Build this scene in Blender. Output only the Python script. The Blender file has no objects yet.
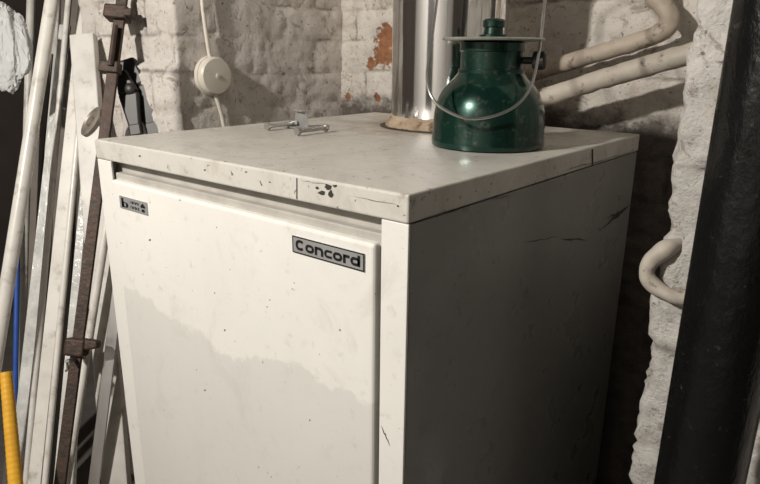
import bpy, bmesh, math, random
from mathutils import Vector, Matrix, noise
random.seed(7)
scene=bpy.context.scene
COL=scene.collection
try:
    scene.view_settings.view_transform='Standard'
    scene.view_settings.look='None'
except Exception: pass
# ------------------------------------------------------------------ camera
F=637.42; CAM=Vector((0.2965,-0.3996,0.1075)); YAW,PIT,ROL=0.6838,-0.2871,0.0104
fw=Vector((-math.sin(YAW)*math.cos(PIT),math.cos(YAW)*math.cos(PIT),math.sin(PIT)))
r0=Vector((math.cos(YAW),math.sin(YAW),0)); u0=r0.cross(fw)
rt=math.cos(ROL)*r0+math.sin(ROL)*u0; up=-math.sin(ROL)*r0+math.cos(ROL)*u0
cd=bpy.data.cameras.new('camera'); cam=bpy.data.objects.new('camera',cd); COL.objects.link(cam)
cam.matrix_world=Matrix(((rt.x,up.x,-fw.x,CAM.x),(rt.y,up.y,-fw.y,CAM.y),(rt.z,up.z,-fw.z,CAM.z),(0,0,0,1)))
cd.sensor_width=36; cd.lens=F/760*36; cd.clip_start=0.01
scene.camera=cam
def ray(px,py): return fw+rt*((px-380)/F)-up*((py-242)/F)
def at(px,py,d): return CAM+ray(px,py)*d
def onY(px,py,Y=0.0):
    d=ray(px,py); return CAM+d*((Y-CAM.y)/d.y)
def onX(px,py,X=0.0):
    d=ray(px,py); return CAM+d*((X-CAM.x)/d.x)
def onZ(px,py,Z=0.0):
    d=ray(px,py); return CAM+d*((Z-CAM.z)/d.z)
def depth(p): return (p-CAM).dot(fw)
def axis_z(py,x,y):
    k=-(py-242)/F; b=Vector((x,y,0))-CAM
    return (k*b.dot(fw)-b.dot(up))/(up.z-k*fw.z)
FLOOR=-0.85
# ------------------------------------------------------------------ mesh helpers
def box(bm,x0,x1,y0,y1,z0,z1):
    v=[bm.verts.new((x,y,z)) for x in (x0,x1) for y in (y0,y1) for z in (z0,z1)]
    for q in ((0,1,3,2),(4,6,7,5),(0,4,5,1),(2,3,7,6),(0,2,6,4),(1,5,7,3)): bm.faces.new([v[i] for i in q])
def bar(bm,p1,p2,w,t,side,w2=None,t2=None):
    a=(p2-p1).normalized(); s=(side-a*side.dot(a)).normalized(); n=a.cross(s)
    w2=w if w2 is None else w2; t2=t if t2 is None else t2
    v=[]
    for p,ww,tt in ((p1,w,t),(p2,w2,t2)):
        for i,j in ((-1,-1),(1,-1),(1,1),(-1,1)): v.append(bm.verts.new(p+s*(ww/2*i)+n*(tt/2*j)))
    for q in ((3,2,1,0),(4,5,6,7),(0,1,5,4),(1,2,6,5),(2,3,7,6),(3,0,4,7)): bm.faces.new([v[i] for i in q])
def smoothpts(pts,sub):
    if len(pts)<3: return [Vector(p) for p in pts]
    P=[Vector(p) for p in pts]; P=[P[0]*2-P[1]]+P+[P[-1]*2-P[-2]]; o=[]
    for i in range(1,len(P)-2):
        a,b,c,d=P[i-1:i+3]
        for k in range(sub):
            t=k/sub; o.append(0.5*((2*b)+(c-a)*t+(2*a-5*b+4*c-d)*t*t+(3*b-a-3*c+d)*t**3))
    o.append(P[-2]); return o
def tube(bm,pts,r,seg=14,sub=6,r2=None,wob=0,rib=None):
    P=smoothpts(pts,sub); rings=[]; nrm=None
    for i,p in enumerate(P):
        t=(P[min(i+1,len(P)-1)]-P[max(i-1,0)]).normalized()
        if nrm is None:
            nrm=t.orthogonal().normalized()
        nrm=(nrm-t*nrm.dot(t)).normalized(); b=t.cross(nrm)
        rr=r if r2 is None else r+(r2-r)*i/(len(P)-1)
        if rib: rr*=1+rib*(1 if (i//2)%2 else -1)
        ring=[]
        for k in range(seg):
            a=2*math.pi*k/seg; d=nrm*math.cos(a)+b*math.sin(a)
            q=p+d*rr
            if wob: q+=d*wob*noise.noise(q*60)
            ring.append(bm.verts.new(q))
        rings.append(ring)
    for A,B_ in zip(rings,rings[1:]):
        for k in range(seg): bm.faces.new((A[k],A[(k+1)%seg],B_[(k+1)%seg],B_[k]))
    bm.faces.new(rings[0][::-1]); bm.faces.new(rings[-1])
def lathe(bm,c,prof,seg=64,axis=None,wob=0):
    c=Vector(c); ax=Vector((0,0,1)) if axis is None else Vector(axis).normalized()
    e=ax.orthogonal().normalized() if axis is not None else Vector((1,0,0)); g=ax.cross(e)
    rings=[]
    for r,z in prof:
        ring=[]
        for k in range(seg):
            a=2*math.pi*k/seg; d=e*math.cos(a)+g*math.sin(a); q=c+ax*z+d*max(r,1e-5)
            if wob: q+=d*wob*noise.noise(q*45)+ax*wob*noise.noise(q*70+Vector((3,1,2)))
            ring.append(bm.verts.new(q))
        rings.append(ring)
    for A,B_ in zip(rings,rings[1:]):
        for k in range(seg): bm.faces.new((A[k],A[(k+1)%seg],B_[(k+1)%seg],B_[k]))
    bm.faces.new(rings[0][::-1]); bm.faces.new(rings[-1])
def obj(name,bm,m,parent=None,smooth=False,bevel=0,bseg=3,fix=True):
    if fix: bmesh.ops.recalc_face_normals(bm,faces=bm.faces[:])
    if parent is not None:
        bmesh.ops.translate(bm,verts=bm.verts[:],vec=-Vector(parent['_w']))
    me=bpy.data.meshes.new(name); bm.to_mesh(me); bm.free()
    me.materials.append(m)
    o=bpy.data.objects.new(name,me); COL.objects.link(o)
    if parent is not None:
        o.parent=parent; o['_w']=parent['_w']
    if smooth:
        for p in me.polygons: p.use_smooth=True
        me.set_sharp_from_angle(angle=math.radians(40))
    if bevel:
        b=o.modifiers.new('bevel','BEVEL'); b.width=bevel; b.segments=bseg; b.limit_method='ANGLE'
    return o
def B(): return bmesh.new()
def tag(o,label,cat,group=None):
    o['label']=label; o['category']=cat
    if group: o['group']=group
    return o
def thing(name,loc,label,cat,group=None):
    o=bpy.data.objects.new(name,None); COL.objects.link(o); o.location=loc; o['_w']=list(loc); o.empty_display_size=.05
    return tag(o,label,cat,group)
def struct(o): o['kind']='structure'; return o
# ------------------------------------------------------------------ materials
class N:
    def __init__(s,name):
        s.m=bpy.data.materials.new(name); s.m.use_nodes=True; s.t=s.m.node_tree
        s.b=s.t.nodes['Principled BSDF']; s.tc=s.t.nodes.new('ShaderNodeTexCoord')
    def n(s,ty,**k):
        x=s.t.nodes.new(ty)
        for a,v in k.items(): setattr(x,a,v)
        return x
    def l(s,a,b): s.t.links.new(a,b)
    def noise(s,scale,detail=5,rough=.6,vec=None,stretch=None,dist=0):
        x=s.n('ShaderNodeTexNoise'); x.inputs['Scale'].default_value=scale; x.inputs['Detail'].default_value=detail
        x.inputs['Roughness'].default_value=rough; x.inputs['Distortion'].default_value=dist
        src=s.tc.outputs['Object'] if vec is None else vec
        if stretch:
            mp=s.n('ShaderNodeMapping'); mp.inputs['Scale'].default_value=stretch; s.l(src,mp.inputs['Vector']); src=mp.outputs[0]
        s.l(src,x.inputs['Vector']); return x.outputs['Fac']
    def rng(s,v,a,b,c=0,d=1):
        x=s.n('ShaderNodeMapRange'); x.inputs[1].default_value=a; x.inputs[2].default_value=b; x.inputs[3].default_value=c; x.inputs[4].default_value=d
        s.l(v,x.inputs[0]); return x.outputs[0]
    def mix(s,f,a,b):
        x=s.n('ShaderNodeMix',data_type='RGBA')
        if isinstance(f,(int,float)): x.inputs[0].default_value=f
        else: s.l(f,x.inputs[0])
        for i,v in ((6,a),(7,b)):
            if isinstance(v,(tuple,list)): x.inputs[i].default_value=(*v,1)
            else: s.l(v,x.inputs[i])
        return x.outputs[2]
    def math(s,op,a,b=0.0):
        x=s.n('ShaderNodeMath',operation=op)
        for i,v in ((0,a),(1,b)):
            if isinstance(v,(int,float)): x.inputs[i].default_value=v
            else: s.l(v,x.inputs[i])
        return x.outputs[0]
    def dist(s,p):
        x=s.n('ShaderNodeVectorMath',operation='DISTANCE'); s.l(s.tc.outputs['Object'],x.inputs[0]); x.inputs[1].default_value=p
        return x.outputs['Value']
    def attr(s,name):
        x=s.n('ShaderNodeAttribute',attribute_name=name); return x.outputs['Fac']
    def col(s,v):
        if isinstance(v,(tuple,list)): s.b.inputs['Base Color'].default_value=(*v,1)
        else: s.l(v,s.b.inputs['Base Color'])
    def bump(s,h,st,dist=.002):
        x=s.n('ShaderNodeBump'); x.inputs['Strength'].default_value=st; x.inputs['Distance'].default_value=dist
        s.l(h,x.inputs['Height']); s.l(x.outputs[0],s.b.inputs['Normal'])
    def fin(s,rough,metal=0,coat=0):
        if isinstance(rough,(int,float)): s.b.inputs['Roughness'].default_value=rough
        else: s.l(rough,s.b.inputs['Roughness'])
        s.b.inputs['Metallic'].default_value=metal
        s.b.inputs['Coat Weight'].default_value=coat; s.b.inputs['Coat Roughness'].default_value=.12
        return s.m
def simple(name,c1,c2,rough=.5,metal=0,scale=30,coat=0,spot=None,bump=0,spotlo=.60,spothi=.70,spotscale=60,stretch=None):
    k=N(name); c=k.mix(k.rng(k.noise(scale,stretch=stretch),.35,.7),c1,c2)
    if spot: c=k.mix(k.rng(k.noise(spotscale,6,.65),spotlo,spothi),c,spot)
    k.col(c)
    if bump: k.bump(k.noise(scale*3,4),bump)
    return k.fin(rough,metal,coat)
def wallmat(name,white,dirt,strong=.5,bst=.7):
    k=N(name)
    c=k.mix(k.rng(k.noise(9,5,.6),.35,.7),white,tuple(x*.76 for x in white))
    c=k.mix(k.rng(k.noise(15,8,.78,dist=1.2),.47,.66,0,strong),c,dirt)
    c=k.mix(k.rng(k.noise(28,9,.82,dist=.6),.56,.60,0,.65),c,(.25,.195,.155))
    c=k.mix(k.rng(k.noise(110,5,.7),.595,.68,0,.8),c,(.08,.065,.055))
    cav=k.math('ADD',k.attr('cav'),k.math('MULTIPLY',k.math('SUBTRACT',k.noise(50,5,.7),.5),1.3))
    c=k.mix(k.rng(cav,.42,1.0,0,.85),c,tuple(x*.45 for x in dirt))
    recess_shade=k.math('ADD',k.attr('recess_shade'),k.math('MULTIPLY',k.math('SUBTRACT',k.noise(24,6,.7),.5),1.2))  # shade low in the alcove, painted in as darker brick
    c=k.mix(k.rng(recess_shade,.30,.7,0,.92),c,k.mix(k.rng(k.noise(40,5),.35,.65),(.10,.076,.062),(.04,.034,.03)))
    red=k.math('ADD',k.attr('red'),k.math('MULTIPLY',k.math('SUBTRACT',k.noise(90,5),.5),.9))
    rc=k.mix(k.rng(k.noise(90,4),.4,.65),(.36,.155,.065),(.20,.10,.06))
    c=k.mix(k.rng(red,.5,.6),c,rc)
    k.col(c); k.bump(k.math('ADD',k.noise(90,8,.72),k.math('MULTIPLY',k.noise(28,9,.82,dist=.6),-.9)),bst,.007)
    return k.fin(.8)
M={}
M['wall']=wallmat('whitewashed_masonry',(.74,.695,.63),(.41,.35,.295),.65)
M['wall_l']=wallmat('whitewashed_pier_left',(.74,.695,.645),(.45,.395,.345),.6,.55)
M['wall_r']=wallmat('whitewashed_pier',(.77,.74,.695),(.45,.40,.35),.55,.8)
M['darkwall']=simple('sooty_brick',(.045,.034,.026),(.02,.016,.012),.9,scale=20,bump=.5)
M['roomwall']=simple('whitewashed_room',(.70,.68,.65),(.60,.58,.55),.85,scale=4,bump=.3)
M['roomdark']=simple('bare_brick_room',(.06,.048,.04),(.045,.036,.03),.9,scale=8,bump=.3)
M['panel_dark']=simple('dark_reflection_panel',(.02,.018,.016),(.03,.025,.02),.6)
M['floor']=simple('concrete_floor',(.13,.118,.105),(.08,.07,.062),.85,scale=12,bump=.3)
# ------------------------------------------------------------------ walls
def wallpath(name,pts,z0,z1,mat,step=.0075,amp=1,reds=(),rad=.012,mort=.0045,fillb=.35,rough=1,ledge=None,shade_top=None):
    P=[Vector((x,y,0)) for x,y in pts]; S=[]
    for i in range(len(P)-1):
        a,b=P[i],P[i+1]; d=(b-a); L=d.length; d.normalize(); n=Vector((d.y,-d.x,0))
        s0=rad if i>0 else 0; s1=L-(rad if i<len(P)-2 else 0)
        k=max(2,int((s1-s0)/step))
        for j in range(k+1): S.append((a+d*(s0+(s1-s0)*j/k),n))
        if i<len(P)-2:
            d2=(P[i+2]-b).normalized(); n2=Vector((d2.y,-d2.x,0)); c=b-d*rad+d2*rad
            for j in (1,2,3):
                t=j/4; nn=(n*math.cos(t*math.pi/2)+n2*math.sin(t*math.pi/2)).normalized()
                S.append((c+nn*rad,nn))
    zs=[];z=z0
    while z<z1:
        zs.append(z); z+=step if -.62<z<.34 else .05
    zs.append(z1)
    bm=B(); cavs=[];redv=[];recess_shades=[];rows=[]; s=0; prev=None
    for p,n in S:
        if prev is not None: s+=(p-prev).length
        prev=p; rowv=[]
        for z in zs:
            q=Vector((p.x,p.y,z))
            w=noise.noise(q*5)*.010+noise.noise(q*16)*.005; zz=z+w+.3; row=math.floor(zz/.062); fz=(zz/.062-row)
            ss=s+noise.noise(q*6+Vector((7,0,0)))*.012+noise.noise(Vector((row*2.3,5,1)))*.12+(.5 if row%2 else 0)*.17; fx=(ss/.17)%1
            dz=min(fz,1-fz)*.062; dx=min(fx,1-fx)*.17
            m=max(0,1-min(dz,dx)/(.0078+.0035*noise.noise(q*12)))
            fill=fillb+1.3*noise.noise(q*6+Vector((0,9,2)))
            m*=min(1,max(0,fill+.1))
            h=-mort*m+rough*(.0022*noise.noise(q*8)+.0022*noise.noise(q*22)+.0032*noise.noise(q*50)+.0027*noise.noise(q*95))
            h+=.005*rough*noise.noise(Vector((row*3.1,math.floor(ss/.17)*1.7,1)))
            rv=0
            for c,rr in reds:
                d=(q-c).length/rr
                rv=max(rv,1-.55*d)
            if rv>.5: h-=.004*min(1,(rv-.5)*6)
            if ledge and z<ledge+.005*noise.noise(q*30): h+=.020*max(0,-n.y)
            v=bm.verts.new(q+n*(h*amp)); rowv.append(v); cavs.append(min(1,m))
            redv.append(max(0,rv)); recess_shades.append(0 if shade_top is None else min(1,max(0,(shade_top-z)/.08)))
        rows.append(rowv)
    for A,C in zip(rows,rows[1:]):
        for j in range(len(zs)-1): bm.faces.new((A[j],C[j],C[j+1],A[j+1]))
    o=obj(name,bm,mat,fix=False)
    for nm,arr in (('cav',cavs),('red',redv),('recess_shade',recess_shades)):
        at_=o.data.attributes.new(nm,'FLOAT','POINT'); at_.data.foreach_set('value',arr)
    for p in o.data.polygons: p.use_smooth=True
    return struct(o)
YB=.66; XP=.127
reds=[(onY(386,38,YB),.034),(onY(383,54,YB),.032),(onY(370,64,YB),.016),(onY(378,98,YB),.012),(onY(348,96,YB),.010)]
wallpath('wall_back',[(-.74,YB),(.22,YB)],FLOOR,1.2,M['wall'],reds=reds,mort=.006,fillb=.6,rough=1.0,shade_top=.05)  # lower part coloured dark to imitate the shaded recess
wallpath('wall_left',[(-1.0,.8),(-1.0,.25),(-.68,.25),(-.68,.72)],FLOOR,1.2,M['wall_l'],mort=.004,fillb=.5,rough=.6,rad=.008,ledge=onY(165,66,.25).z)
wallpath('wall_right',[(XP,.72),(XP,.25),(1.8,.25)],FLOOR,1.2,M['wall_r'],amp=1.2,rough=1.2,mort=.0055,fillb=.45)
bm=B(); box(bm,-2.2,-.99,.78,.84,FLOOR,1.2); struct(obj('wall_far_left',bm,M['darkwall']))
bm=B(); box(bm,-2.25,-2.2,-2.2,.84,FLOOR,1.2); struct(obj('wall_side_left',bm,M['roomdark']))
bm=B(); box(bm,1.8,1.85,-2.2,.84,FLOOR,1.2); struct(obj('wall_side_right',bm,M['roomdark']))
bm=B(); box(bm,-2.25,1.85,-2.25,-2.2,FLOOR,1.2); struct(obj('wall_front',bm,M['roomwall']))
bm=B(); box(bm,-.70,-.10,-2.2,-2.17,FLOOR,1.05); struct(obj('reflection_panel',bm,M['panel_dark']))  # unseen dark panel added to put a dark stripe in the flue's reflection
bm=B(); box(bm,-2.25,1.85,-2.25,.84,FLOOR-.05,FLOOR); struct(obj('floor',bm,M['floor']))
# ------------------------------------------------------------------ boiler
W,D=.5,.5573; T=.0245
base=Vector((-W/2,D/2,FLOOR))
fc=onZ(446,126); fd=depth(fc); fr=55/F*fd
def paint(name,c,grey_step=None,stain=(.35,.30,.24),rough=.38,st=.5,speck=.72,smudge=0):
    k=N(name); x=k.mix(k.rng(k.noise(6,5,.6),.35,.75),c,tuple(v*.9 for v in c))
    if smudge: x=k.mix(k.rng(k.noise(7,7,.75,dist=1.0),.48,.75,0,smudge),x,(.29,.26,.215))
    x=k.mix(k.rng(k.noise(14,6,.7,dist=1),.55,.8,0,st),x,stain)
    x=k.mix(k.rng(k.noise(60,5,.65),.60,.78,0,st),x,tuple(v*.6 for v in stain))
    if smudge:      # brown dust that has fallen round the flue
        d=k.dist((fc.x-base.x,fc.y-base.y,-base.z))
        dd=k.math('ADD',k.rng(d,fr*1.0,fr*2.8,1,0),k.math('MULTIPLY',k.math('SUBTRACT',k.noise(30,7,.75),.5),1.6))
        x=k.mix(k.rng(dd,.30,1.0,0,.85),x,(.19,.135,.088))
    x=k.mix(k.rng(k.noise(130,3,.6),speck,speck+.025,0,.8),x,(.05,.045,.04))
    if grey_step: x=grey_step(k,x)
    k.col(x); k.bump(k.noise(40,2),.05,.001)
    return k.fin(k.rng(k.noise(12),.3,.7,rough-.08,rough+.12))
def grey_step(k,x):  # blends the door paint greyer below a stepped line
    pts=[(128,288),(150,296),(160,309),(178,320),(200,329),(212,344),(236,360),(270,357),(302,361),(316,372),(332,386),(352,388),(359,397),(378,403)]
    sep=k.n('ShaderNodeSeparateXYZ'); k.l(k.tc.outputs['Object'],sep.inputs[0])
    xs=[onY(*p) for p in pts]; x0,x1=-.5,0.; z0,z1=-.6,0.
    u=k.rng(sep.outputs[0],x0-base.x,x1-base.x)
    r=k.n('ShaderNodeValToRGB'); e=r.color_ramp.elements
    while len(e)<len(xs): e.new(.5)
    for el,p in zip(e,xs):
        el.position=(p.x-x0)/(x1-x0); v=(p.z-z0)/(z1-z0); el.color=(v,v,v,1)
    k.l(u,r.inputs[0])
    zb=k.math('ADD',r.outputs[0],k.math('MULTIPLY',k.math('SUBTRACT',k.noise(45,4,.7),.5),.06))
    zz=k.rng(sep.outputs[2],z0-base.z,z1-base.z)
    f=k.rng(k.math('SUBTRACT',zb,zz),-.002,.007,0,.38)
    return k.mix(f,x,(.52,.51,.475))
M['front']=paint('white_enamel',(.81,.795,.75),st=.3,speck=.71)
M['door']=paint('white_enamel_door',(.81,.795,.75),grey_step,st=.3,speck=.72)
M['lid']=paint('stained_enamel_lid',(.62,.595,.545),st=.75,rough=.38,speck=.665,smudge=.55)
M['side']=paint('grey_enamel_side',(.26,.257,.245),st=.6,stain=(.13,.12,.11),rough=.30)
M['recess']=simple('grey_recess',(.46,.44,.40),(.36,.34,.31),.5)
M['black']=simple('black_mark',(.02,.018,.016),(.04,.036,.03),.6)
M['scuff']=simple('grey_scuff',(.085,.08,.075),(.14,.135,.125),.6,scale=90)
M['ink']=simple('badge_black',(.006,.006,.006),(.010,.010,.010),.5)
M['silver']=simple('brushed_badge',(.44,.44,.44),(.37,.37,.37),.4,.4,stretch=(1,1,30))
M['steel']=simple('zinc_steel',(.60,.59,.57),(.42,.41,.39),.3,.9)
M['zinc']=simple('dull_zinc_plate',(.52,.52,.51),(.36,.36,.35),.42,.6)
boiler=thing('boiler',base,'large white enamelled boiler cabinet with a name badge, standing in the alcove','boiler')
bm=B(); box(bm,-W,0,0,D,-T,0); lid=obj('lid',bm,M['lid'],boiler,bevel=.0022)
lid['label']='stained top lid with chipped front lip'
xr=onY(376,300).x; XL=onY(113,185).x
bm=B(); box(bm,xr+.004,-.0004,.0012,.0042,FLOOR,-T-.0005); obj('front_post',bm,M['front'],boiler,bevel=.0008)
bm=B(); box(bm,-W+.0006,XL-.002,.0012,.0042,FLOOR,-T-.0005); obj('front_post',bm,M['front'],boiler,bevel=.0008)
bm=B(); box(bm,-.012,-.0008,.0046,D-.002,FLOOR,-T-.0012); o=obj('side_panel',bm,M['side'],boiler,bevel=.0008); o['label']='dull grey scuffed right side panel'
bm=B(); box(bm,-W+.001,-W+.012,.0046,D-.002,FLOOR,-T-.0012); obj('side_panel',bm,M['front'],boiler,bevel=.0008)
bm=B(); box(bm,-W+.013,-.013,D-.014,D-.003,FLOOR,-T-.0012); obj('back_panel',bm,M['side'],boiler)
bm=B(); box(bm,XL-.012,xr+.014,.016,.024,FLOOR,-T-.0012)
obj('recess_panel',bm,M['recess'],boiler)
zt=(onY(113,182).z+onY(377,240).z)/2
bm=B(); box(bm,XL,xr+.003,.005,.0155,zt-.004,zt+.008); obj('recess_rail',bm,M['recess'],boiler,bevel=.0015)
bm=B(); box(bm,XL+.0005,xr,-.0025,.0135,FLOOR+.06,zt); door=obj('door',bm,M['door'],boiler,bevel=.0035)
yd=-.0025
def rect(pts):
    P=[onY(x,y,yd) for x,y in pts]
    return (P[0].x+P[3].x)/2,(P[1].x+P[2].x)/2,(P[2].z+P[3].z)/2,(P[0].z+P[1].z)/2
def rr(x0,x1,y0,y1,r,a0=None):
    pts=[]
    for cx,cy,s in ((x1-r,y1-r,0),(x0+r,y1-r,90),(x0+r,y0+r,180),(x1-r,y0+r,270)):
        for k in range(5):
            a=math.radians(s+90*k/4); pts.append((cx+r*math.cos(a),cy+r*math.sin(a)))
    return pts
def stroke(bm,pts,w,fn,closed=False):
    n=len(pts); L=[];R_=[]
    for i in range(n):
        a=pts[i-1] if (i>0 or closed) else pts[i]; b=pts[(i+1)%n] if (i<n-1 or closed) else pts[i]
        d=Vector((b[0]-a[0],b[1]-a[1])).normalized(); nx,ny=-d.y*w/2,d.x*w/2
        L.append(bm.verts.new(fn(pts[i][0]+nx,pts[i][1]+ny))); R_.append(bm.verts.new(fn(pts[i][0]-nx,pts[i][1]-ny)))
    for i in range(n if closed else n-1):
        j=(i+1)%n; bm.faces.new((R_[i],R_[j],L[j],L[i]))
def word(x0,x1,z0,z1,y,m,par,name):
    sw=.265; X=.79; lets=[('C',1.10),('o',1.04),('n',1.0),('c',.92),('o',1.04),('r',.70),('d',1.04)]; gap=.095
    tot=sum(w for _,w in lets)+gap*(len(lets)-1); sx_=(x1-x0)/tot; sz=(z1-z0)
    bm=B(); cur=0
    for ch,w in lets:
        fn=lambda u,v,c=cur: Vector((x0+(c+u)*sx_,y,z0+v*sz))
        h=sw/2; a,b=h,w-h
        if ch=='C':
            p=rr(a,b,h,1-h,.34); stroke(bm,p[2:18],sw*.95,fn)
        elif ch=='c':
            p=rr(a,b,h,X-h,.262); stroke(bm,[(w*.97,X-h)]+p[5:15]+[(w*.97,h)],sw*.82,fn)
        elif ch=='o': stroke(bm,rr(a,b,h,X-h,.262),sw*.92,fn,True)
        elif ch=='n':
            p=rr(a,b,h,X-h,.262); stroke(bm,[(b,0)]+p[0:5]+[(a,X-h)],sw,fn); stroke(bm,[(a,0),(a,X)],sw,fn)
        elif ch=='r':
            stroke(bm,[(a,0),(a,X)],sw,fn); stroke(bm,[(w,X-h),(a,X-h)],sw,fn)
        elif ch=='d':
            stroke(bm,rr(a,b,h,X-h,.262),sw*.92,fn,True); stroke(bm,[(b,0),(b,1)],sw,fn)
        cur+=w+gap
    return obj(name,bm,m,par,fix=False)
x0,x1,z0,z1=rect([(294,236.5),(365.5,252.5),(364.5,269),(293,253.5)])
bm=B(); box(bm,x0,x1,yd-.0012,yd+.001,z0,z1); bd=obj('badge',bm,M['silver'],boiler,bevel=.0004); bd['label']='silver name badge with black lettering'
bm=B(); e=.0010; ya,yb=yd-.0015,yd-.0011
box(bm,x0,x1,ya,yb,z1-e,z1);box(bm,x0,x1,ya,yb,z0,z0+e);box(bm,x0,x0+e,ya,yb,z0,z1);box(bm,x1-e,x1,ya,yb,z0,z1)
obj('badge_rim',bm,M['ink'],bd)
w,h=x1-x0,z1-z0
word(x0+w*.05,x1-w*.05,z0+h*.20,z1-h*.16,yd-.0016,M['ink'],bd,'lettering')
x0,x1,z0,z1=rect([(120,195),(148,203),(148,215),(121,208)])
bm=B(); box(bm,x0,x1,yd-.0012,yd+.001,z0,z1); b2=obj('badge',bm,M['silver'],boiler,bevel=.0004); b2['label']='small silver maker badge'
w,h=x1-x0,z1-z0; yy=yd-.0015
bm=B(); fn=lambda u,v:Vector((x0+u*w,yy,z0+v*h))
stroke(bm,[(.12,.88),(.12,.14)],.08,fn); stroke(bm,rr(.13,.28,.20,.54,.07),.075,fn,True)
for k in range(6):
    for v0,v1 in ((.62,.78),(.24,.40)):
        u=.42+.052*k
        stroke(bm,[(u,v0),(u,v1)],.014,fn)
        if (k+int(v0*10))%3: stroke(bm,[(u,v1),(u+.03,v1)],.05,fn)
        if (k+int(v0*10))%2: stroke(bm,[(u,v0),(u+.03,v0)],.05,fn)
        if k%2: stroke(bm,[(u+.026,v0),(u+.026,v1)],.014,fn)
for pg in (((.78,.50),(.94,.50),(.94,.62),(.86,.86),(.78,.62)),((.81,.18),(.91,.18),(.91,.40),(.81,.40))):
    bm.faces.new([bm.verts.new(fn(*c)) for c in pg])
obj('lettering',bm,M['ink'],b2,fix=False)
# paint chips and scratches
def chip(name,pl,pts,off,m='black'):
    bm=B(); vs=[]
    for x,y in pts:
        p=pl(x,y); vs.append(bm.verts.new(p+Vector(off)))
    bm.faces.new(vs); return obj(name,bm,M[m],boiler,fix=False)
def blob(cx,cy,rx,ry,n=12):
    return [(cx+rx*math.cos(6.283*i/n)*random.uniform(.5,1.2),cy+ry*math.sin(6.283*i/n)*random.uniform(.5,1.2)) for i in range(n)][::-1]
fy=lambda x,y:onY(x,y,0); sx=lambda x,y:onX(x,y,0); sxp=lambda x,y:onX(x,y,-.0008)
for cx,cy,rx,ry in ((328,187,4.5,3.6),(322,193,4.5,2.6),(331,194,2.5,4),(317,188,2.2,1.4),(335,186,2.2,1.6),(246,172,1.5,1),(205,170,1.2,.8),(398,206,1.2,1),(140,156,1.2,.8),(270,182,1,.7)):
    chip('paint_chip',fy,blob(cx,cy,rx,ry),(0,-.0004,0))
for cx,cy,rx,ry in ((225,330,.9,.9),(150,240,1,1),(331,258,.8,1),(270,300,.7,.8),(340,330,1,.8),(180,200,.8,.8),(205,390,.8,.8),(310,420,1,.8)):
    chip('paint_chip',lambda x,y:onY(x,y,yd),blob(cx,cy,rx,ry),(0,-.0003,0))
chip('seam',fy,[(296.5,178),(296.5,199),(297.5,199),(297.5,178)],(0,-.0003,0))
chip('seam',sx,[(591.5,149),(591.5,166),(593,166),(593,149)],(.0004,0,0))
def streak(pl,a,b,w,off,m='scuff'):
    n=10; t=[];bt=[]
    for i in range(n+1):
        f=i/n; x=a[0]+(b[0]-a[0])*f; y=a[1]+(b[1]-a[1])*f+random.uniform(-.8,.8)
        ww=w*math.sin(math.pi*min(.97,max(.03,f)))*random.uniform(.4,1.2)
        t.append((x,y-ww/2));bt.append((x,y+ww/2))
    chip('scratch',pl,bt+t[::-1],off,m)
for a,b,w in (((520,243),(560,236),1.2),((560,239),(588,240),2.2)):
    streak(sxp,a,b,w,(.0004,0,0),'black')
for a,b,w in (((600,230),(630,204),5),((606,218),(624,211),3)):
    streak(sxp,a,b,w,(.0004,0,0),'black')
for a,b,w in (((425,219),(470,206),1.2),((560,172),(636,150),1.2),((480,203),(520,192),1)):
    streak(sx,a,b,w,(.0004,0,0))
for a,b,w in (((300,180),(330,185),.7),((350,196),(404,206),.8)):
    streak(fy,a,b,w,(0,-.0004,0))
streak(lambda x,y:onY(x,y,.0012),(381,425),(390,445),3,(0,-.0004,0),'black')
# ------------------------------------------------------------------ flue
M['chrome']=simple('polished_steel',(.92,.91,.90),(.84,.83,.82),.105,1,scale=8,stretch=(1,1,.1))
M['seam']=simple('dark_steel_seam',(.16,.155,.15),(.09,.088,.085),.35,.9)
M['cement']=simple('fire_cement',(.42,.33,.24),(.26,.185,.12),.9,scale=40,bump=.8,spot=(.12,.075,.045),spotlo=.54,spothi=.66)
flue=thing('flue_pipe',(fc.x,fc.y,.0),'shiny steel flue pipe rising from the boiler lid behind the lantern','flue pipe')
bm=B(); lathe(bm,(fc.x,fc.y,0),[(fr,.002),(fr,1.2)],128); obj('pipe',bm,M['chrome'],flue,smooth=True)
bm=B(); lathe(bm,(fc.x,fc.y,0),[(fr*1.20,.0004),(fr*1.20,.0012),(fr*1.0,.0014)],72); obj('gasket',bm,M['black'],flue)
bm=B()
lathe(bm,(fc.x,fc.y,0),[(fr*1.10,.001),(fr*1.095,.007),(fr*1.05,.012),(fr*1.0,.018),(fr*.99,.002)],96,wob=.0025); o=obj('collar',bm,M['cement'],flue,smooth=True); o['label']='crusty brown fire cement collar'
ang=math.atan2(CAM.y-fc.y,CAM.x-fc.x)+.75
dv=Vector((math.cos(ang),math.sin(ang),0)); bm=B(); bar(bm,Vector((fc.x,fc.y,.02))+dv*fr,Vector((fc.x,fc.y,1.19))+dv*fr,.008,.002,Vector((-dv.y,dv.x,0))); obj('seam',bm,M['seam'],flue,bevel=.0006)
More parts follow.
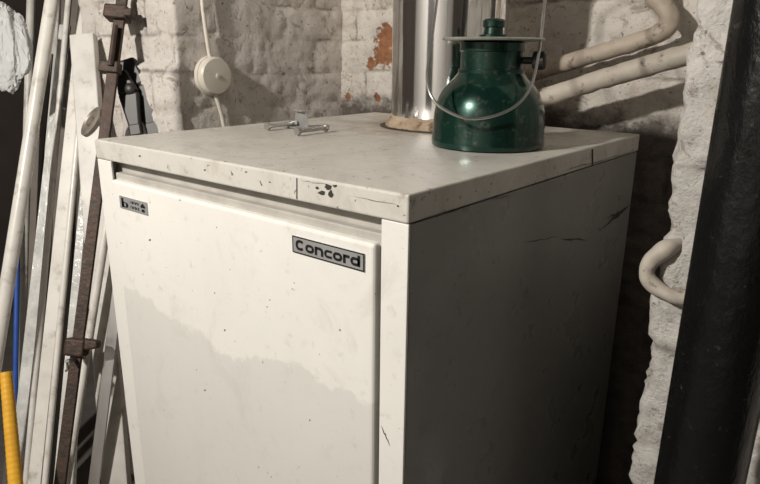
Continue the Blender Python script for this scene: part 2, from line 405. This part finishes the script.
# ------------------------------------------------------------------ lantern
k=N('green_enamel'); c_=k.mix(k.rng(k.noise(22,6),.4,.7),(.009,.050,.035),(.009,.030,.023)); c_=k.mix(k.rng(k.noise(38,7,.75),.56,.68,0,.45),c_,(.010,.020,.016)); c_=k.mix(k.rng(k.noise(110,6,.75),.55,.63,0,.75),c_,(.08,.095,.08)); k.col(c_); k.bump(k.noise(60,4),.12,.001); M['green']=k.fin(k.rng(k.noise(18),.35,.7,.14,.32),.6,.4)
k=N('worn_green_neck'); c_=k.mix(k.rng(k.noise(40,6),.4,.7),(.009,.044,.032),(.012,.026,.020)); c_=k.mix(k.rng(k.noise(110,6,.75),.56,.64,0,.8),c_,(.09,.10,.085)); k.col(c_); M['neck']=k.fin(.30,.55,.2)
M['plate']=simple('burner_plate',(.14,.17,.145),(.07,.085,.075),.33,.65,scale=50)
M['rim']=simple('pale_rim',(.50,.52,.46),(.32,.34,.30),.35,.6,scale=60)
M['dark']=simple('dark_metal',(.016,.0155,.015),(.030,.027,.025),.45,.2)
lc=onZ(487,145.5); ld=depth(lc); s=ld/F
lx,ly=lc.x,lc.y
Z=lambda py:axis_z(py,lx,ly)
lan=thing('lantern',(lx,ly,0),'dark green enamel pressure lantern standing on the boiler lid','lantern')
R=55.5*s
prof=[(R*.9,0),(R*.99,.0015),(R*1.0,.004),(R*1.0,.009),(R*.985,.012),(R*.98,Z(122)),(R*.965,Z(113)),(R*.94,Z(105)),(R*.90,Z(98)),(R*.845,Z(91.5)),(R*.775,Z(86)),(R*.70,Z(81.5)),(R*.64,Z(78)),(R*.60,Z(75)),(R*.575,Z(73)),(R*.55,Z(71))]
bm=B(); lathe(bm,(lx,ly,0),prof,96); obj('fuel_tank',bm,M['green'],lan,smooth=True)
bm=B(); lathe(bm,(lx,ly,0),[(R*.5,Z(74)),(R*.575,Z(73)),(R*.575,Z(69.5)),(R*.54,Z(68.8)),(R*.54,Z(52)),(R*.56,Z(51.2)),(R*.56,Z(43)),(R*.48,Z(41))],72); o=obj('collar',bm,M['neck'],lan,smooth=True)
bm=B(); lathe(bm,(lx,ly,0),[(R*.47,Z(41)),(R*.80,Z(40.4)),(R*.82,Z(39.4)),(R*.80,Z(38.6)),(R*.3,Z(38.8)),(R*.2,Z(38.8))],72); pl=obj('burner_plate',bm,M['plate'],lan,smooth=True)
bm=B(); lathe(bm,(lx,ly,0),[(R*.80,Z(41)),(R*.855,Z(40.7)),(R*.875,Z(39.4)),(R*.855,Z(38)),(R*.80,Z(38.3))],72); obj('rim',bm,M['rim'],pl,smooth=True)
bm=B(); q=Vector((lx,ly,0)); vr=Vector((rt.x,rt.y,0)).normalized(); vf=Vector((fw.x,fw.y,0)).normalized()
lathe(bm,(lx,ly,0),[(R*.24,Z(40)),(R*.24,Z(35)),(R*.17,Z(34)),(R*.16,Z(28)),(R*.19,Z(27)),(R*.19,Z(21)),(R*.15,Z(19)),(R*.02,Z(18))],32); obj('burner_stub',bm,M['neck'],lan,smooth=True)
kb=q+vr*(R*.50)-vf*(R*.22)+Vector((0,0,Z(60)))
bm=B(); lathe(bm,kb,[(.004,0),(.004,.010),(.0090,.011),(.0105,.013),(.0105,.024),(.008,.026)],20,axis=vr-vf*.4); obj('valve_knob',bm,M['dark'],lan,smooth=True)
pts=[]
for px,py in ((495,-92),(460,-84),(442,-50),(437,0),(431,45),(427,78),(433,99),(449,112),(471,119),(497,115),(518,104),(531,86),(538,58),(543,20),(548,-50),(532,-84),(495,-92)):
    f=min(1,max(0,(py+66)/165)); d=ld-R*1.28*f**.8; pts.append(at(px,py,d))
bm=B(); tube(bm,pts,.0017,10,8); o=obj('bail_handle',bm,M['steel'],lan,smooth=True); o['label']='bare wire carrying handle'
# ------------------------------------------------------------------ bracket on the lid
bc=onZ(302,131)
br=thing('pipe_bracket',(bc.x,bc.y,0),'small folded zinc bracket with two bolts sticking out, lying on the boiler lid','bracket')
L1=onZ(289,126,.001); L2=onZ(313,130,.001); ax_=(L2-L1).normalized(); zu=Vector((0,0,1))
m_=(L1+L2)/2
bm=B(); bar(bm,L1+zu*.001,L2+zu*.001,.026,.002,vf); obj('plate',bm,M['zinc'],br,bevel=.0005)
bm=B(); c_=m_+vf*.010
vs=[(-.018,0),(.018,0),(.018,.012),(.012,.024),(-.010,.026),(-.018,.014)]
A_=[bm.verts.new(c_+ax_*u+zu*v) for u,v in vs]; B2=[bm.verts.new(c_+ax_*u+zu*v+vf*.002) for u,v in vs]
bm.faces.new(A_); bm.faces.new(B2[::-1])
for i in range(6): bm.faces.new((A_[i],A_[(i+1)%6],B2[(i+1)%6],B2[i]))
obj('tab',bm,M['zinc'],br)
bm=B(); bar(bm,c_+zu*.025-ax_*.010,c_+zu*.024+ax_*.012,.016,.0018,vf); obj('lip',bm,M['zinc'],br,bevel=.0005)
for a,b in (((268,126),(294,123)),((298,131),(326,127.5))):
    p1,p2=onZ(*a,.0068),onZ(*b,.0068); bm=B(); dd=(p2-p1).normalized(); tube(bm,[p1,p2],.0032,14)
    lathe(bm,p1-dd*.003,[(.0058,0),(.0058,.005)],6,axis=dd); lathe(bm,p2-dd*.004,[(.0058,0),(.0058,.005)],6,axis=dd)
    obj('bolt',bm,M['steel'],br)
# ------------------------------------------------------------------ junction box and cables on the left wall
M['ivory']=simple('ivory_plastic',(.70,.655,.58),(.60,.555,.48),.4,scale=20,spot=(.3,.25,.2))
XW=-.68
jc=onX(212,76,XW+.004)
jb=thing('junction_box',jc,'round ivory junction box fixed to the whitewashed wall left of the boiler','junction box')
jr=19.5/F*depth(jc)
bm=B(); lathe(bm,jc,[(jr*1.0,-.004),(jr*1.02,.002),(jr*1.0,.005)],48,axis=(1,0,0)); obj('base',bm,M['ivory'],jb,smooth=True)
bm=B(); lathe(bm,jc,[(jr*.97,.005),(jr*.96,.012),(jr*.86,.016),(jr*.3,.0175),(0,.0175)],48,axis=(1,0,0)); obj('cover',bm,M['ivory'],jb,smooth=True)
bm=B(); lathe(bm,jc,[(jr*.14,.0168),(jr*.14,.0188),(jr*.1,.0192)],16,axis=(1,0,0)); obj('screw',bm,M['ivory'],jb,smooth=True)
P=[onX(a,b,XW+.008) for a,b in ((200,-25),(203,10),(207,40),(210,58))]
bm=B(); tube(bm,P,.0035,10); tag(obj('cable',bm,M['ivory'],smooth=True),'ivory cable running up the wall above the round junction box','cable')
P=[onX(a,b,XW+.008) for a,b in ((215,94),(219,106),(223,122),(228,160),(230,300))]
bm=B(); tube(bm,P,.0038,10); tag(obj('cable',bm,M['ivory'],smooth=True),'ivory cable dropping from the round junction box behind the boiler','cable')
# ------------------------------------------------------------------ pipes on the back wall
M['ppaint']=simple('old_pipe_paint',(.46,.395,.32),(.31,.26,.21),.6,scale=18,spot=(.12,.09,.07),bump=.5,spotlo=.56,spothi=.69)
M['ppaint2']=simple('old_pipe_paint_white',(.50,.45,.385),(.35,.31,.26),.6,scale=18,spot=(.14,.11,.09),bump=.5,spotlo=.56,spothi=.69)
P=[onY(a,b,c) for a,b,c in ((646,-70,.605),(648,-30,.605),(653,-6,.605),(662,5,.605),(669,15,.605),(668,26,.605),(658,34,.605),(640,41,.605),(600,53,.605),(550,68,.605),(520,78,.608),(496,86,.630),(484,90,.665))]
bm=B(); tube(bm,P,9.2/F*depth(P[6]),20,wob=.002); tag(obj('water_pipe',bm,M['ppaint'],smooth=True),'upper painted pipe bending down the wall and running behind the flue','pipe')
P=[onY(a,b,.555) for a,b in ((720,46),(690,54),(640,68),(590,83),(540,99),(505,110))]
bm=B(); tube(bm,P,9.8/F*depth(P[3]),20,wob=.002); tag(obj('water_pipe',bm,M['ppaint2'],smooth=True),'lower painted pipe sloping along the back wall beside the pier','pipe')
P=[onY(a,b,c) for a,b,c in ((688,244,.275),(676,246,.252),(663,251,.241),(651,261,.239),(647,273,.239),(655,286,.239),(670,295,.240),(686,299,.246),(702,302,.262))]
bm=B(); tube(bm,P,8/F*depth(P[3]),16,wob=.003); tag(obj('pipe_loop',bm,M['ppaint2'],smooth=True),'short dirty cream pipe bend sticking out of the right pier','pipe')
# ------------------------------------------------------------------ black pipe at the right
k=N('black_bitumen'); k.col(k.mix(k.rng(k.noise(110,5,.7),.64,.74),(.004,.004,.004),(.06,.05,.042))); k.bump(k.noise(22,6,.62,stretch=(1,1,.6)),.42,.009); M['bit']=k.fin(k.rng(k.noise(10),.35,.7,.20,.40))
T1=onY(742+47,0,.13); T2=onY(655+43,484,.13); dT=(T2-T1)
b0=T1+dT*((FLOOR-T1.z)/dT.z); b1=T1+dT*((1.2-T1.z)/dT.z); pr=44/F*depth(T1.lerp(T2,.5)); axT=(b1-b0).normalized()
sp=thing('soil_pipe',b0,'thick black painted cast iron pipe standing in front of the white pier','pipe')
bm=B(); lathe(bm,b0,[(pr,0),(pr,(b1-b0).length)],64,axis=axT); obj('pipe',bm,M['bit'],sp,smooth=True)
bm=B(); lathe(bm,b0,[(pr*1.02,.0),(pr*1.25,.0),(pr*1.25,.09),(pr*1.05,.10)],64,axis=axT); obj('socket',bm,M['bit'],sp,smooth=True)
# ------------------------------------------------------------------ clutter at the left
M['pvc']=simple('white_pvc',(.75,.73,.68),(.61,.585,.54),.3,scale=15,spot=(.32,.27,.21),spotlo=.56,spothi=.78,spotscale=30)
M['pvc2']=simple('grey_white_pvc',(.58,.56,.52),(.40,.38,.35),.4,scale=15,spot=(.23,.19,.155),spotlo=.56,spothi=.76,spotscale=30)
M['pvc3']=simple('dusty_board',(.14,.115,.095),(.09,.075,.062),.6,scale=15)
M['wrap']=simple('plastic_wrap',(.72,.72,.70),(.44,.44,.42),.15,scale=25,bump=1.0,coat=.6)
M['rust']=simple('rusty_steel',(.045,.033,.027),(.085,.052,.036),.6,.4,scale=45,bump=.9,spot=(.14,.095,.07))
M['alu']=simple('aluminium',(.5,.49,.48),(.38,.37,.36),.35,.8,stretch=(1,1,.1))
M['dullmetal']=simple('dull_metal',(.34,.30,.25),(.20,.175,.15),.5,.5,scale=50)
M['yellow']=simple('yellow_plastic',(.78,.42,.03),(.65,.33,.03),.4)
M['blue']=simple('blue_plastic',(.03,.10,.42),(.02,.08,.32),.4)
k=N('white_polythene'); k.col((.85,.86,.86)); k.b.inputs['Transmission Weight'].default_value=.45; k.b.inputs['IOR'].default_value=1.15; k.bump(k.noise(30,6),.8,.007); M['bag']=k.fin(.22)
def line(a,b,ztop=None):
    p1=at(*a); p2=at(*b); d=p2-p1
    p2=p1+d*((FLOOR+.008-p1.z)/d.z)
    if ztop is not None: p1=p1+d*((ztop-p1.z)/d.z)
    return p1,p2
def pole(name,a,b,wpx,m,label,cat,ztop=None,group=None):
    p1,p2=line(a,b,ztop); r=wpx/2/F*a[2]; bm=B(); tube(bm,[p1,p1.lerp(p2,.5),p2],r,20,2)
    return tag(obj(name,bm,m,smooth=True),label,cat,group),p1,p2
def board(name,a,b,wpx,t,m,label,cat,ztop=None,side=None):
    p1,p2=line(a,b,ztop); bm=B(); bar(bm,p1,p2,wpx/F*a[2],t,rt if side is None else side)
    return tag(obj(name,bm,m,bevel=.001),label,cat),p1,p2
pole('plastic_pipe',(52,0,1.25),(0,330,1.19),13,M['pvc'],'long white plastic pipe leaning furthest left, its top out of view','plastic pipe',.42)
board('trim_board',(79,60,1.30),(35,484,1.20),12,.008,M['pvc'],'white trim board leaning just left of the rusty clamp','board',.34)
board('trim_board',(57,100,1.36),(14,484,1.28),11,.006,M['wrap'],'plastic wrapped strip leaning between the white pipe and the white trim board','board',.16)
board('trim_board',(72,0,1.48),(54,484,1.40),20,.008,M['pvc3'],'broad dusty brown board standing behind the other strips','board',.5)
pole('plastic_pipe',(31,0,1.42),(18,484,1.36),8,M['pvc2'],'slim pale tube standing behind the leaning white pipe','plastic pipe',.5)
board('trim_board',(91,120,1.22),(58,484,1.16),8,.005,M['wrap'],'thin plastic wrapped strip leaning right behind the rusty clamp bar','board',.09)
board('trim_board',(58,0,1.54),(30,484,1.44),8,.006,M['pvc2'],'narrow pale batten seen between the white pipe and the brown board','board',.5)
pole('plastic_pipe',(72,200,1.24),(45,484,1.18),6,M['pvc'],'thin white rod overlapping the white trim board','plastic pipe',.02)
board('trim_board',(84,90,1.40),(72,484,1.32),7,.006,M['pvc'],'slender white lath standing behind the rusty clamp','board',.10)
board('trim_board',(40,140,1.46),(8,484,1.40),10,.006,M['pvc3'],'dark dusty lath leaning behind the slim pale tube','board',.10)
pole('plastic_pipe',(66,30,1.33),(26,484,1.25),6,M['pvc'],'thin white rod left of the white trim board','plastic pipe',.36)
pole('plastic_pipe',(100,270,1.12),(66,484,1.09),8,M['pvc'],'short white plastic tube leaning between the clamp and the boiler side','plastic pipe',-.10)
board('metal_strip',(113,330,1.10),(94,484,1.09),11,.004,M['alu'],'pale metal strip leaning close against the left side of the boiler','metal strip',-.05)
pole('plastic_tube',(17,280,1.36),(14,484,1.33),5,M['blue'],'thin blue plastic tube mostly hidden behind the leaning white pipe','tube',-.2)
p1,p2=line((92,150,1.18),(112,420,1.13),.135); ct=thing('carton',p2,'tall slim white carton standing between the rusty clamp and the boiler','carton')
bm=B(); bar(bm,p1,p2,.045,.02,rt); obj('sleeve',bm,M['pvc2'],ct,bevel=.002)
# rusty sash clamp
a,b=(122,0,1.10),(60,484,1.05)
p1,p2=line(a,b,.235); sc=thing('sash_clamp',p2,'long rusty brown sash clamp leaning left of the boiler','clamp')
bm=B(); bar(bm,p1,p2,.0185,.007,rt); obj('bar',bm,M['rust'],sc,bevel=.001)
dirv=(p2-p1).normalized(); sd=(rt-dirv*rt.dot(dirv)).normalized(); nd=dirv.cross(sd)
if nd.dot(fw)>0: nd=-nd
def onbar(py):
    k=-(py-242)/F; b0=p1-CAM; t=(k*b0.dot(fw)-b0.dot(up))/(dirv.dot(up)-k*dirv.dot(fw)); return p1+dirv*t
for py in (40,95,150,205,262,315,400,455):
    c=onbar(py); bm=B(); lathe(bm,c+nd*.0033,[(.0038,0),(.0038,.0004)],12,axis=nd); obj('pin_hole',bm,M['black'],sc)
c=onbar(14); bm=B(); bar(bm,c-sd*.024,c+sd*.016,.024,.03,dirv); obj('fixed_jaw',bm,M['rust'],sc,bevel=.004)
bm=B(); bar(bm,c+sd*.010+nd*.004,c+sd*.026+nd*.004,.014,.022,dirv); obj('jaw_lug',bm,M['rust'],sc,bevel=.003)
c=onbar(347); bm=B(); bar(bm,c-sd*.018,c+sd*.016,.030,.026,dirv,.030,.026); obj('sliding_jaw',bm,M['rust'],sc,bevel=.005)
bm=B(); bar(bm,c+sd*.014-dirv*.006,c+sd*.036-dirv*.008,.020,.022,dirv,.012,.018); obj('jaw_lug',bm,M['rust'],sc,bevel=.004)
bm=B(); tube(bm,[c-dirv*-.02-nd*.03,c-dirv*-.02+nd*.03],.0035,10); tube(bm,[c+dirv*.02+nd*.03,c+dirv*.032+nd*.026,c+dirv*.036+nd*.03],.002,8); obj('pin',bm,M['steel'],sc,smooth=True)
c=onbar(68); bm=B(); bar(bm,c-sd*.022,c+sd*.012,.02,.02,dirv); obj('screw_head',bm,M['rust'],sc,bevel=.003)
bm=B(); tube(bm,[c+nd*.012-dirv*.07,c+nd*.012+dirv*.0],.0045,12); obj('screw',bm,M['rust'],sc,smooth=True)
# separate round metal disc behind the bar, grouped into the clamp
c=onbar(122)-sd*.030-nd*.014
bm=B(); lathe(bm,c,[(.024,-.004),(.028,-.002),(.028,.004),(.023,.006),(.020,.003),(.010,.003),(.009,.007),(.001,.008)],40,axis=(nd-sd*.9+dirv*-.4)); o=obj('metal_disc',bm,M['dullmetal'],sc,smooth=True); o['label']='separate round dull metal disc behind the bar'
bm=B(); bar(bm,c-nd*.004,onbar(118)-nd*.006,.014,.008,dirv); obj('added_disc_link',bm,M['rust'],sc,bevel=.002)
# black spring clamp hanging by the pier
kd=1.135
g=at(136,92,kd); kc=thing('spring_clamp',g,'black spring clamp hanging on the pier beside the rusty clamp','clamp')
def loc(dx,dy,dz=0): return g+rt*(dx/F*kd)-up*(dy/F*kd)-fw*dz
bm=B(); bar(bm,loc(-9,-32),loc(0,-4),.030,.020,rt,.050,.022); bar(bm,loc(0,-4),loc(20,38),.050,.022,rt,.024,.016); obj('arm',bm,M['dark'],kc,bevel=.005)
bm=B(); bar(bm,loc(-11,-18,.018),loc(-3,4,.018),.020,.012,rt,.036,.014); bar(bm,loc(-3,4,.018),loc(4,40,.018),.036,.014,rt,.020,.012); obj('arm',bm,M['dark'],kc,bevel=.004)
bm=B(); lathe(bm,loc(-1,0,.026),[(.009,-.01),(.010,0),(.006,.003)],20,axis=-fw); obj('pivot',bm,M['dark'],kc,smooth=True)
bm=B(); bar(bm,loc(17,30),loc(21,46),.028,.018,rt); obj('jaw_pad',bm,M['dark'],kc,bevel=.003)
bm=B(); bar(bm,loc(3,34,.018),loc(5,46,.018),.022,.014,rt); obj('jaw_pad',bm,M['dark'],kc,bevel=.003)
# yellow handle
p1=at(6,372,1.0); p2=at(17,500,.97); d=p2-p1; p3=p1+d*((FLOOR+.014-p1.z)/d.z)
bm=B(); tube(bm,[p1.lerp(p3,i/60) for i in range(61)],.009,18,4,r2=.013,rib=.015); tag(obj('handle_tube',bm,M['yellow'],smooth=True),'yellow plastic handle at the far left lower edge','handle')
# polythene bag
bm=B(); bmesh.ops.create_icosphere(bm,subdivisions=6,radius=1)
c=at(4,46,1.245)
for v in bm.verts:
    n=v.co.copy(); st=Vector((n.x*2.6,n.y*2.6,n.z*.8))
    f=1+.26*noise.noise(st)+.18*(1-abs(noise.noise(st*2.6+Vector((5,0,0)))))+.08*abs(noise.noise(n*7+Vector((0,4,0))))
    q_=n*f; q_.x*=.9+.25*(-q_.z); v.co=c+rt*(q_.x*.046)+up*(q_.z*.072)+fw*(q_.y*.024)
tag(obj('plastic_bag',bm,M['bag'],smooth=True),'crumpled whitish plastic bag hanging at the upper left corner','bag')
# ------------------------------------------------------------------ light
l=bpy.data.lights.new('work_lamp','POINT'); l.energy=97; l.color=(1,.945,.87); l.shadow_soft_size=.035
o=bpy.data.objects.new('work_lamp',l); COL.objects.link(o); o.location=(-.45,-1.02,.72)
w=bpy.data.worlds.new('world'); scene.world=w; w.use_nodes=True
w.node_tree.nodes['Background'].inputs[0].default_value=(1,.97,.93,1); w.node_tree.nodes['Background'].inputs[1].default_value=.006
for o in bpy.data.objects:
    if '_w' in o: del o['_w']
